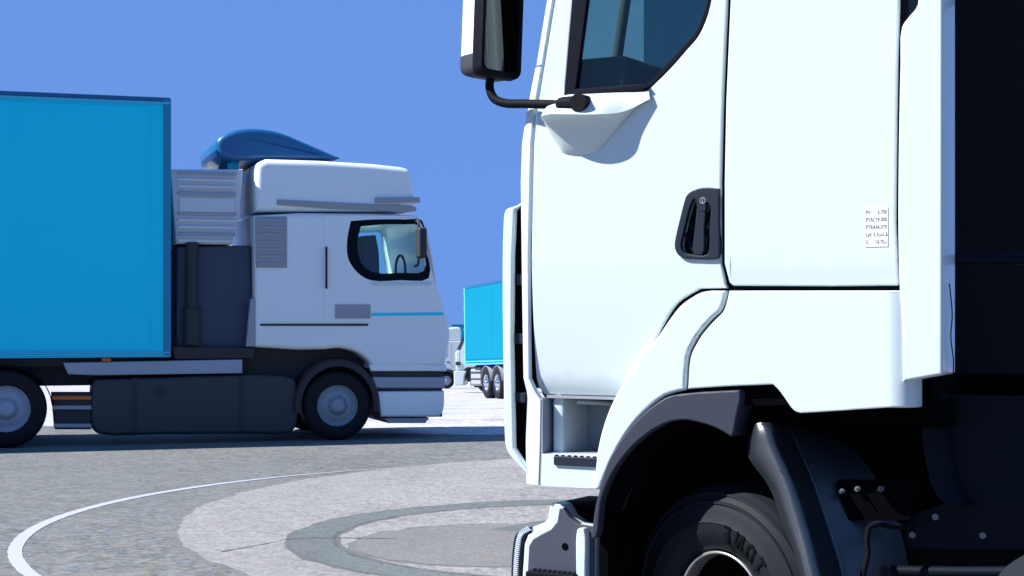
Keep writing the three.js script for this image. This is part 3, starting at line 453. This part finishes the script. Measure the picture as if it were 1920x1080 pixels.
{
  const t = LB('truck_tractor', 'white truck tractor with blue roof deflector pulling the blue trailer across the yard', 'truck');
  const winO = spl([[0.207,3.105],[0.539,3.134],[1.008,3.143],[1.252,3.132],[1.316,2.773],[1.355,2.298],[0.929,2.264],[0.493,2.261],[0.292,2.380],[0.169,2.568],[0.153,2.832],[0.207,3.105]], 3).slice(0, -1);
  const win1 = winO;
  const body = [...[[-1.144,1.322],[-1.152,3.154],[-0.531,3.203],[0.539,3.217],[1.150,3.207]], ...spl([[1.150,3.207],[1.244,3.163],[1.347,2.927],[1.419,2.544],[1.475,2.160],[1.578,1.892],[1.650,1.699],[1.682,1.468],[1.658,1.275],[1.610,1.037]], 3).slice(1), ...[[0.539,1.032]], ...spl([[0.539,1.032],[0.477,1.108],[0.323,1.231],[0.077,1.300],[-0.153,1.286]], 3).slice(1), ...[[-0.531,1.281]]];
  const cab = mesh('cab_body', plate(body, { w: 0, t: 2.42, bevel: 0.07, seg: 4, holes: [winO] }), M.whiteB, t);
  const gl = mesh('side_window', plate(win1, { w: -0.045, t: 0.006, bevel: 0 }), phy(0.86, 0.97, 0.97, 0.03, { transmission: 1, thickness: 0, ior: 1.4 }), cab);
  mesh('side_window', plate(win1, { w: -2.36, t: 0.006, bevel: 0 }), gl.material, cab);
  mesh('window_seal', plate(winO, { w: 0.008, t: 0.04, bevel: 0.004, holes: [spl([[0.353,3.032],[0.695,3.068],[1.008,3.074],[1.205,3.062],[1.260,2.772],[1.300,2.405],[0.929,2.371],[0.563,2.368],[0.400,2.457],[0.323,2.608],[0.307,2.834],[0.353,3.032]], 3).slice(0, -1)] }), M.seal, cab);
  const seatP = [[0.462,2.913],[0.664,2.931],[0.710,2.688],[0.726,2.232],[0.477,2.230]]; mesh('seat', plate(seatP, { w: -0.35, t: 0.45, bevel: 0.04 }), M.seat, cab);
  mesh('steering_wheel', new THREE.TorusGeometry(0.22, 0.02, 8, 32).rotateY(1.0).translate([1.087,2.464][0], [1.087,2.426][1], -0.6), M.black, cab);
  const dr = [...[[-0.175,3.173],[1.165,3.199],[1.339,2.927],[1.419,2.544],[1.475,2.160],[1.570,1.892],[1.594,1.668],[0.462,1.669],[0.138,1.670],[-0.175,1.670]]];
  mesh('door', plate(dr, { w: 0.012, t: 0.03, bevel: 0.004, holes: [winO] }), M.whiteB, cab);
  mesh('door_handle', [plate([[-0.015,1.918],[0.493,1.920],[0.493,1.722],[-0.015,1.722]], { w: 0.03, t: 0.03, bevel: 0.008 })], M.ventGrey, t);
  mesh('roof_fairing', plate([...spl([[-1.122,3.214],[-1.129,3.703],[-1.100,3.882],[-0.981,3.952]], 4), ...[[-0.229,3.953],[0.539,3.931],[0.969,3.898]], ...spl([[0.969,3.898],[1.087,3.855],[1.142,3.689],[1.173,3.261]], 4).slice(1)], { w: -0.03, t: 2.36, bevel: 0.10, seg: 5 }), M.whiteB, t);
  mesh('fairing_rib', plate(spl([[-0.832,3.383],[-0.229,3.367],[0.539,3.346],[1.165,3.322],[1.165,3.261],[0.539,3.263],[-0.229,3.277],[-0.832,3.309]], 2), { w: 0.0, t: 0.06, bevel: 0.01 }), M.farGrey, t);
  mesh('sun_visor', [plate([[0.570,3.438],[1.213,3.461],[1.229,3.392],[0.570,3.370]], { w: 0.03, t: 2.45, bevel: 0.015 })], M.ventGrey, t);
  mesh('roof_deflector', plate([...spl([[-1.626,3.993],[-1.626,4.217],[-1.448,4.342],[-1.165,4.397],[-0.789,4.366],[-0.333,4.201],[0.129,4.018]], 4), ...[[-0.486,3.961],[-1.463,3.931]]], { w: -0.25, t: 1.9, bevel: 0.08, seg: 4 }), M.navy, t);
  for (const q of [-0.6, -1.7]) mesh('deflector_strut', box([-1.425,6.132][0], [-1.277,6.141][0], [-1.351,3.771][1], [-1.351,3.956][1], q - 0.1, q), M.cyan, t);
  const vp = mesh('side_vent', plate([[-1.144,3.139],[-0.697,3.148],[-0.697,2.431],[-1.129,2.427]], { w: 0.015, t: 0.03, bevel: 0.005 }), M.ventGrey, t);
  for (let i = 0; i < 7; i++) { const a = [-0.921,3.091], b = [-0.921,2.481], y = a[1] + (b[1] - a[1]) * i / 6; mesh('slat', box(a[0] - 0.19, a[0] + 0.19, y - 0.022, y + 0.022, 0.012, 0.03, 0.006).rotateX(0), M.ventGrey, vp); }
  mesh('blue_stripe', plate([[0.508,1.798],[1.562,1.811],[1.570,1.768],[0.508,1.757]], { w: 0.022, t: 0.015, bevel: 0.002 }), M.cyan, t);
  mesh('side_trim', [plate([[-1.070,1.648],[0.462,1.647],[0.462,1.616],[-1.070,1.619]], { w: 0.015, t: 0.03, bevel: 0.003 })], M.farDark, t);
  mesh('sill_trim', [plate([[0.493,2.238],[1.387,2.244],[1.395,2.198],[0.539,2.193]], { w: 0.03, t: 0.04, bevel: 0.005 })], M.white, t);
  // bumper in three bands with dark gaps
  const bum = mesh('bumper_core', plate([[0.493,1.017],[1.578,1.007],[1.578,0.299],[0.633,0.301]], { w: -0.05, t: 2.3, bevel: 0.03 }), M.farDark, t);
  mesh('bumper_band', plate([[0.477,1.063],[1.626,1.052],[1.626,0.960],[0.508,0.971]], { w: 0.0, t: 2.42, bevel: 0.02 }), M.whiteB, bum);
  mesh('bumper_band', plate([[0.524,0.888],[1.610,0.875],[1.602,0.714],[0.570,0.728]], { w: 0.0, t: 2.42, bevel: 0.03 }), M.beam, bum);
  mesh('bumper_band', plate([...[[0.570,0.682],[1.594,0.675]], ...spl([[1.594,0.675],[1.586,0.429],[1.530,0.315],[1.371,0.303]], 3).slice(1), ...[[0.664,0.316]]], { w: 0.0, t: 2.42, bevel: 0.04, seg: 3 }), M.whiteB, bum);
  mesh('bumper_lip', plate([[0.710,0.300],[1.387,0.287],[1.324,0.211],[0.773,0.223]], { w: -0.06, t: 2.2, bevel: 0.02 }), M.beam, bum);
  const hb = [0.015,0.464], R = hb[1] + 0.0;
  bWheelProto(0.49, M.hubGrey, t, hb[0], 0.02, 'front_wheel'); bWheelProto(0.49, M.hubGrey, t, hb[0], -2.42, 'front_wheel');
  { const rows = []; for (let i = 0; i <= 20; i++) { const a = (-8 + i * 196 / 20) * Math.PI / 180, c = Math.cos(a), s = Math.sin(a); rows.push([[hb[0] + 0.52 * c, 0.49 + 0.56 * s, 0.06], [hb[0] + 0.60 * c, 0.49 + 0.64 * s, 0.05], [hb[0] + 0.62 * c, 0.49 + 0.66 * s, 0.0], [hb[0] + 0.62 * c, 0.49 + 0.66 * s, -0.4]]); } mesh('wheel_arch', skin(rows, 0.02, [0, 0, -1]), M.farDark, t); }
  const rx = [-4.439,0.357][0];
  bWheelProto(0.52, M.beam, t, rx, 0.0, 'rear_wheel'); bWheelProto(0.52, M.beam, t, rx, -2.4, 'rear_wheel');
  mesh('frame_rail', [box(rx - 0.9, hb[0] + 0.9, 0.80, 1.06, -0.75, -0.68, 0.01), box(rx - 0.9, hb[0] + 0.9, 0.80, 1.06, -1.75, -1.68, 0.01), box(hb[0] - 1.6, hb[0] + 1.0, 0.55, 1.33, -2.1, -0.40, 0.02), box(rx - 1.6, hb[0] - 1.6, 0.80, 1.2, -1.9, -0.5, 0.02), box(rx - 0.12, rx + 0.12, 0.4, 0.65, -2.2, -0.2, 0.05), box(hb[0] - 0.1, hb[0] + 0.1, 0.36, 0.52, -2.2, -0.2, 0.04)], M.farDark, t);
  mesh('side_beam', plate([[-3.717,1.129],[-1.314,1.153],[-1.314,0.961],[-3.287,0.953],[-3.648,0.971]], { w: -0.02, t: 0.12, bevel: 0.02 }), M.beam, t);
  mesh('catwalk', plate([[-2.282,1.336],[-1.144,1.315],[-1.144,1.166],[-2.225,1.160]], { w: -0.05, t: 2.2, bevel: 0.02 }), M.farDark, t);
  mesh('fuel_tank', plate(spl([[-3.301,0.896],[-2.440,0.914],[-0.682,0.909],[-0.562,0.833],[-0.547,0.235],[-0.644,0.117],[-1.203,0.115],[-2.440,0.135],[-3.252,0.161],[-3.329,0.249],[-3.329,0.824],[-3.301,0.896]], 3).slice(0, -1), { w: -0.03, t: 0.6, bevel: 0.05, seg: 4 }), M.tank, t);
  for (const q of [[[-2.809,0.911],[-2.738,0.911],[-2.738,0.193],[-2.809,0.194]], [[-1.366,0.902],[-1.292,0.901],[-1.292,0.161],[-1.366,0.163]]]) mesh('tank_strap', plate(q, { w: -0.022, t: 0.02, bevel: 0.003 }), M.chassis, t);
  const sk = mesh('step_box', plate([[-3.854,0.717],[-3.343,0.709],[-3.343,0.220],[-3.813,0.230]], { w: -0.08, t: 0.5, bevel: 0.02 }), M.farDark, t);
  mesh('side_reflector', plate([[-3.854,0.681],[-3.343,0.673],[-3.343,0.623],[-3.854,0.631]], { w: -0.06, t: 0.03, bevel: 0.004 }), M.orange, sk);
  mesh('step_tread', plate([[-3.840,0.552],[-3.343,0.544],[-3.343,0.493],[-3.840,0.502]], { w: -0.06, t: 0.25, bevel: 0.004 }), M.farGrey, sk);
  mesh('step_tread', plate([[-3.827,0.309],[-3.343,0.299],[-3.343,0.249],[-3.827,0.259]], { w: -0.06, t: 0.25, bevel: 0.004 }), M.farGrey, sk);
  mesh('intake_stack', [plate([[-2.188,2.718],[-1.173,2.747],[-1.143,1.289],[-2.203,1.295]], { w: -0.2, t: 1.6, bevel: 0.04 })], std(0.03, 0.05, 0.09, 0.6), t);
  mesh('exhaust_pipe', [cylZ(0, 0, 0, 1.35, 0.085, 20).rotateX(-Math.PI / 2).translate([-1.994,2.433][0], 1.42, -0.12), cylZ(0, 0, 0, 0.5, 0.12, 20).rotateX(-Math.PI / 2).translate([-1.994,2.433][0], 1.36, -0.12)], M.chassis, t);
  const mr = [1.176,2.914]; mesh('mirror', [box(mr[0] - 0.06, mr[0] + 0.07, mr[1] - 0.34, mr[1] + 0.10, 0.14, 0.34, 0.04), tube([[mr[0] - 0.02, mr[1] + 0.05, 0.2], [mr[0] - 0.02, mr[1] + 0.18, 0.16], [mr[0] - 0.04, mr[1] + 0.2, -0.03]], 0.018, 12, 8), tube([[mr[0] - 0.02, mr[1] - 0.3, 0.2], [mr[0] - 0.02, mr[1] - 0.42, 0.15], [mr[0] - 0.02, mr[1] - 0.44, -0.03]], 0.018, 12, 8)], M.farDark, t);
  mesh('grab_handle', tube([[-0.139,2.151,0.010],[-0.147,2.180,0.050],[-0.147,2.675,0.050],[-0.139,2.722,0.010]], 0.016, 16, 8), M.farDark, t);
  mesh('rear_mudguard', skin([...Array(15)].map((_, i) => { const a = (5 + i * 170 / 14) * Math.PI / 180; return [[rx + 0.6 * Math.cos(a), 0.5 + 0.6 * Math.sin(a), 0.02], [rx + 0.6 * Math.cos(a), 0.5 + 0.6 * Math.sin(a), -0.6]]; }), 0.02, [0, -1, 0]), M.black, t);
  mesh('tank_cap', cylZ([-2.440,0.681][0], [-2.440,0.718][1], -0.04, 0.0, 0.06, 20), M.chassis, t);
  mesh('rear_marker', plate([[-1.203,1.997],[-1.129,1.997],[-1.129,1.329],[-1.263,1.330]], { w: -0.02, t: 0.1, bevel: 0.02 }), M.ventGrey, t);
}
{
  const t = LB('semi_trailer', 'long bright blue box trailer behind the white tractor at left', 'trailer');
  const f = [-2.311,3.160][0], y0 = [-2.440,1.191][1], y1 = [-2.440,4.723][1], x0 = f - 13.6;
  const N = 5;
  const boxm = mesh('trailer_box', box(x0, f, y0, y1, -2.52, -0.01, 0.03), M.cyan, t);
  for (let i = 0; i < N; i++) mesh('side_sheet', box(x0 + 0.02 + i * 13.4 / N, x0 + 0.02 + (i + 1) * 13.4 / N - (i === N - 1 ? 0.1 : 0.006), y0 + 0.11, y1 - 0.12, -0.012, 0.006, 0.003), M.cyan, boxm);
  mesh('top_rail', [box(x0 - 0.01, f + 0.01, y1 - 0.035, y1 + 0.02, -2.53, 0.012, 0.01)], M.navy, t);
  mesh('top_strip', [box(x0, f, y1 - 0.075, y1 - 0.045, -0.01, 0.02, 0.006)], M.cyanRail, t);
  mesh('bottom_rail', [box(x0, f, y0 + 0.055, y0 + 0.075, -0.01, 0.022, 0.005), box(x0, f, y0 + 0.005, y0 + 0.022, -0.01, 0.022, 0.005)], M.cyanRail, t);
  mesh('bottom_strip', [box(x0, f, y0 + 0.024, y0 + 0.053, -0.01, 0.01, 0.004)], M.cyan, t);
  mesh('corner_post', box(f - 0.08, f + 0.02, y0, y1, -0.05, 0.014, 0.012), phy(0.003, 0.24, 0.42, 0.5), t);
  for (let k = 0; k < 6; k++) mesh('marker_lamp', box(f - 0.9 - k * 2.4, f - 0.78 - k * 2.4, y0 - 0.05, y0 - 0.005, -0.03, 0.012, 0.008), M.orange, t);
  const fr = mesh('fridge_unit', plate([[f + 0.02, [-2.225,3.775][1]], [f + 1.02, [-2.225,3.804][1]], [f + 0.98, [-2.225,3.162][1]], [f + 0.86, [-2.225,2.753][1]], [f + 0.10, [-2.225,2.753][1]]], { w: -0.12, t: 2.2, bevel: 0.03 }), M.fridge, t);
  const q0 = [-2.225,3.731][1], q1 = [-2.225,2.796][1];
  for (let i = 0; i < 11; i++) { const y = q0 + (q1 - q0) * i / 10; if (i > 3 && i < 6) continue; mesh('slat', box(f + 0.12, f + 0.92, y - 0.022, y + 0.018, -0.125, -0.08, 0.006), i % 3 ? M.fridge : M.beam, fr); }
  mesh('fridge_grille', box(f + 0.14, f + 0.90, q0 + (q1 - q0) * 0.58, q0 + (q1 - q0) * 0.36, -0.13, -0.09, 0.01), M.fridge, fr);
  mesh('chassis_rail', [box(x0 + 0.3, f - 0.4, y0 - 0.28, y0 - 0.02, -0.8, -0.72, 0.01), box(x0 + 0.3, f - 0.4, y0 - 0.28, y0 - 0.02, -1.8, -1.72, 0.01), box(f - 2.5, f - 0.4, y0 - 0.12, y0 - 0.01, -2.3, -0.2, 0.01)], M.farDark, t);
  for (const k of [1.8, 3.1, 4.4]) { const w = bWheelProto(0.52, M.beam, t, x0 + k, -0.03); bWheelProto(0.52, M.beam, t, x0 + k, -2.45); mesh('axle', box(x0 + k - 0.08, x0 + k + 0.08, 0.42, 0.62, -2.3, -0.2, 0.03), M.farDark, t); mesh('mudguard', skin([...Array(13)].map((_, i) => { const a = (10 + i * 160 / 12) * Math.PI / 180; return [[x0 + k + 0.6 * Math.cos(a), 0.52 + 0.6 * Math.sin(a), 0], [x0 + k + 0.6 * Math.cos(a), 0.52 + 0.6 * Math.sin(a), -0.4]]; }), 0.015, [0, -1, 0]), M.black, t); }
}

// ================================================================ lorries parked far off on the pale lot
{
  // cyan trailer seen along its side, rear end far
  const t = thing('semi_trailer', 'bright cyan box trailer parked on the pale lot, just left of the foreground cab', 'trailer');
  const px = -1.655, pz = -57; t.position.set(px, groundY(pz), pz); t.rotation.order = 'YZX'; t.rotation.y = -72.5 * Math.PI / 180; t.rotation.z = 0.0352;
  const y0 = 1.19, y1 = 3.92;
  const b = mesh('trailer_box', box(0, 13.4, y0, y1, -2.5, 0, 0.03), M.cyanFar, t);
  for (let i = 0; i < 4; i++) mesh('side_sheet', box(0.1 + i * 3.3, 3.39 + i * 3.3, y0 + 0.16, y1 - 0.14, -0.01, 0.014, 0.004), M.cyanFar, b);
  mesh('top_rail', box(-0.02, 13.42, y1 - 0.05, y1 + 0.03, -2.52, 0.02, 0.01), M.navy, t);
  mesh('bottom_rail', [box(0, 13.4, y0 + 0.06, y0 + 0.10, -0.02, 0.03, 0.006), box(0, 13.4, y0 - 0.03, y0 + 0.02, -2.5, 0.025, 0.006)], M.cyanRail, t);
  mesh('corner_post', box(-0.01, 0.1, y0, y1, -2.51, 0.025, 0.01), M.cyanRail, t);
  mesh('door_hinge', [0.4, 1.2, 2.0, 2.5].map((q) => box(-0.03, 0.05, y0 + q, y0 + q + 0.06, -0.1, 0.035, 0.006)), M.farGrey, b);
  mesh('chassis_rail', [box(0.1, 13, y0 - 0.26, y0 - 0.03, -0.8, -0.7, 0.01), box(0.1, 13, y0 - 0.26, y0 - 0.03, -1.8, -1.7, 0.01), box(0.2, 9, 0.35, 0.9, -1.4, -1.2, 0.01)], M.farDark, t);
  mesh('underrun_bar', [box(0.02, 0.14, 0.42, 0.56, -2.4, -0.1, 0.02), box(0.04, 0.12, 0.5, 1.0, -0.9, -0.8, 0.01)], M.whiteB, t);
  const tb = mesh('tool_box', box(0.55, 1.75, 0.48, 1.02, -0.5, -0.04, 0.03), M.farGrey, t);
  mesh('box_slat', box(0.5, 1.80, 0.86, 0.92, -0.05, -0.02, 0.005), M.farDark, tb); mesh('box_slat', box(0.5, 1.80, 0.64, 0.69, -0.05, -0.02, 0.005), M.farDark, tb); mesh('box_slat', box(1.2, 1.86, 0.98, 1.06, -0.05, -0.02, 0.005), M.farDark, tb);
  mesh('tank', cylZ(0, 0, -0.6, 0.6, 0.17, 24).rotateY(Math.PI / 2).translate(1.0, 0.98, -0.35), M.farDark, t);
  for (const k of [2.5, 3.8, 5.1]) {
    bWheelProto(0.52, M.chrome, t, k, -0.03); bWheelProto(0.52, M.chrome, t, k, -2.45);
    mesh('mudguard', skin([...Array(13)].map((_, i) => { const a = (10 + i * 160 / 12) * Math.PI / 180; return [[k + 0.6 * Math.cos(a), 0.52 + 0.6 * Math.sin(a), 0.0], [k + 0.6 * Math.cos(a), 0.52 + 0.6 * Math.sin(a), -0.4]]; }), 0.015, [0, -1, 0]), M.farGrey, t);
    mesh('axle', box(k - 0.08, k + 0.08, 0.42, 0.62, -2.3, -0.2, 0.03), M.farDark, t);
  }
  mesh('front_leg', [box(10.5, 10.65, 0, 1.1, -0.6, -0.45), box(10.5, 10.65, 0, 1.1, -2.0, -1.85)], M.farGrey, t);
}
function parkedTractor(label, x, z, yaw, opt = {}) {     // local x = rearwards from its nose, z = out of its near side
  const t = thing('truck_tractor', label, 'truck', null); t.position.set(x, groundY(z), z); t.rotation.y = yaw;
  const S = opt.slope ?? 0.12;
  const wO = [[0.30 + S * 0.45, 2.02], [1.05, 2.02], [1.05, 2.72], [0.28 + S, 2.72]];
  mesh('cab_body', plate([[0.02, 1.05], [0.0, 1.85], [0.10, 1.95], [0.12 + S, 2.95], [1.9, 2.98], [1.95, 1.2], [1.42, 1.12], [1.2, 1.18], [0.55, 1.18], [0.35, 1.05]], { w: 0, t: 2.4, bevel: 0.05, seg: 3, holes: [wO] }), M.white, t);
  mesh('side_window', plate(wO, { w: -0.06, t: 0.01, bevel: 0 }), M.glass, t); mesh('side_window', plate(wO, { w: -2.34, t: 0.01, bevel: 0 }), M.glass, t);
  mesh('window_seal', plate(wO, { w: 0.008, t: 0.05, bevel: 0.004, holes: [[[0.36 + S * 0.45, 2.08], [0.99, 2.08], [0.99, 2.66], [0.34 + S, 2.66]]] }), M.farGrey, t);
  mesh('windscreen', [skin([[[0.075, 2.0, 0.0], [0.075, 2.0, -2.3]], [[0.10 + S * 0.95, 2.9, 0.0], [0.10 + S * 0.95, 2.9, -2.3]]], 0.02, [1, 0, 0]), skin([[[0.07, 2.0, 0.006], [0.24, 2.0, 0.006]], [[0.10 + S * 0.95, 2.9, 0.006], [0.20 + S, 2.9, 0.006]]], 0.01, [0, 0, -1])], M.tank, t);
  mesh('roof_deflector', plate(spl([[0.35 + S, 2.99], [0.5 + S, 3.4], [0.8 + S, 3.72], [1.2, 3.80], [1.88, 3.80], [1.9, 2.99]], 3), { w: -0.12, t: 2.15, bevel: 0.1, seg: 4 }), M.white, t);
  mesh('bumper', plate([[-0.06, 0.34], [-0.08, 1.0], [0.1, 1.04], [0.5, 1.02], [0.42, 0.8], [0.38, 0.34]], { w: 0.0, t: 2.44, bevel: 0.05, seg: 3 }), opt.dark ? M.farDark : M.white, t);
  mesh('wheel_arch', skin([...Array(15)].map((_, i) => { const a = (-5 + i * 190 / 14) * Math.PI / 180, c = Math.cos(a), s = Math.sin(a); return [[1.0 + 0.55 * c, 0.5 + 0.58 * s, 0.05], [1.0 + 0.70 * c, 0.5 + 0.72 * s, 0.04], [1.0 + 0.72 * c, 0.5 + 0.74 * s, -0.4]]; }), 0.02, [0, 0, -1]), M.farDark, t);
  mesh('marker_lamp', box(0.02, 0.24, 1.28, 1.44, -0.02, 0.05, 0.02), M.farDark, t);
  mesh('door_seam', [box(0.18, 0.2, 1.2, 2.0, -0.01, 0.006, 0), box(1.28, 1.30, 1.2, 2.9, -0.01, 0.006, 0), box(0.2, 1.28, 1.3, 1.315, -0.01, 0.006, 0)], M.farGrey, t);
  mesh('door_handle', box(1.02, 1.22, 1.62, 1.70, 0, 0.03, 0.01), M.farDark, t);
  for (const [k, n] of [[1.0, 'front_wheel'], [4.6, 'rear_wheel']]) { bWheelProto(0.5, M.hubGrey, t, k, 0.0, n); bWheelProto(0.5, M.hubGrey, t, k, -2.4, n); }
  mesh('frame_rail', [box(0.4, 5.4, 0.7, 0.96, -0.8, -0.7, 0.01), box(0.4, 5.4, 0.7, 0.96, -1.7, -1.6, 0.01), box(0.5, 1.9, 0.5, 1.15, -2.0, -0.4, 0.02)], M.farDark, t);
  mesh('fuel_tank', box(2.1, 3.7, 0.42, 0.95, -0.6, -0.05, 0.08), M.farGrey, t);
  if (opt.mirror !== false) mesh('mirror', [box(0.16, 0.30, 2.0, 2.75, 0.16, 0.34, 0.03), tube([[0.3, 1.95, 0], [0.24, 1.97, 0.2]], 0.02, 6, 6)], M.farDark, t);
  return t;
}
parkedTractor('small far white tractor unit with round-topped deflector, dark wheel arch beside the lorry bumper', -5.1, -100, 0.06, { dark: true });
{ const n = parkedTractor('far white tractor unit with raked windscreen, half hidden behind the cyan trailer', -2.62, -74, -0.10, { slope: 0.42, mirror: false });
  n.children.filter((c) => c.name === 'front_wheel' || c.name === 'wheel_arch').forEach((c) => c.position.x += 0.5); }
{
  const t = thing('semi_trailer', 'furthest cyan box trailer showing only its top above the far white cab', 'trailer');
  const z = -112; t.position.set(-4.2, groundY(z), z); t.rotation.y = -0.1;
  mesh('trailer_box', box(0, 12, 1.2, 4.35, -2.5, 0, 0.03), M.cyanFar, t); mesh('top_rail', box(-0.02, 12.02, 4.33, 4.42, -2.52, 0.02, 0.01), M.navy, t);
  mesh('chassis_rail', [box(0.1, 11.8, 0.9, 1.18, -0.8, -0.7, 0.01), box(0.1, 11.8, 0.9, 1.18, -1.8, -1.7, 0.01)], M.farDark, t);
  for (const k of [1.8, 3.1]) { bWheelProto(0.52, M.hubGrey, t, k, -0.03); bWheelProto(0.52, M.hubGrey, t, k, -2.45); }
  mesh('front_leg', [box(9.5, 9.65, 0, 1.1, -0.6, -0.45), box(9.5, 9.65, 0, 1.1, -2.0, -1.85)], M.farGrey, t);
}

camera.updateProjectionMatrix();
renderer.render(scene, camera);
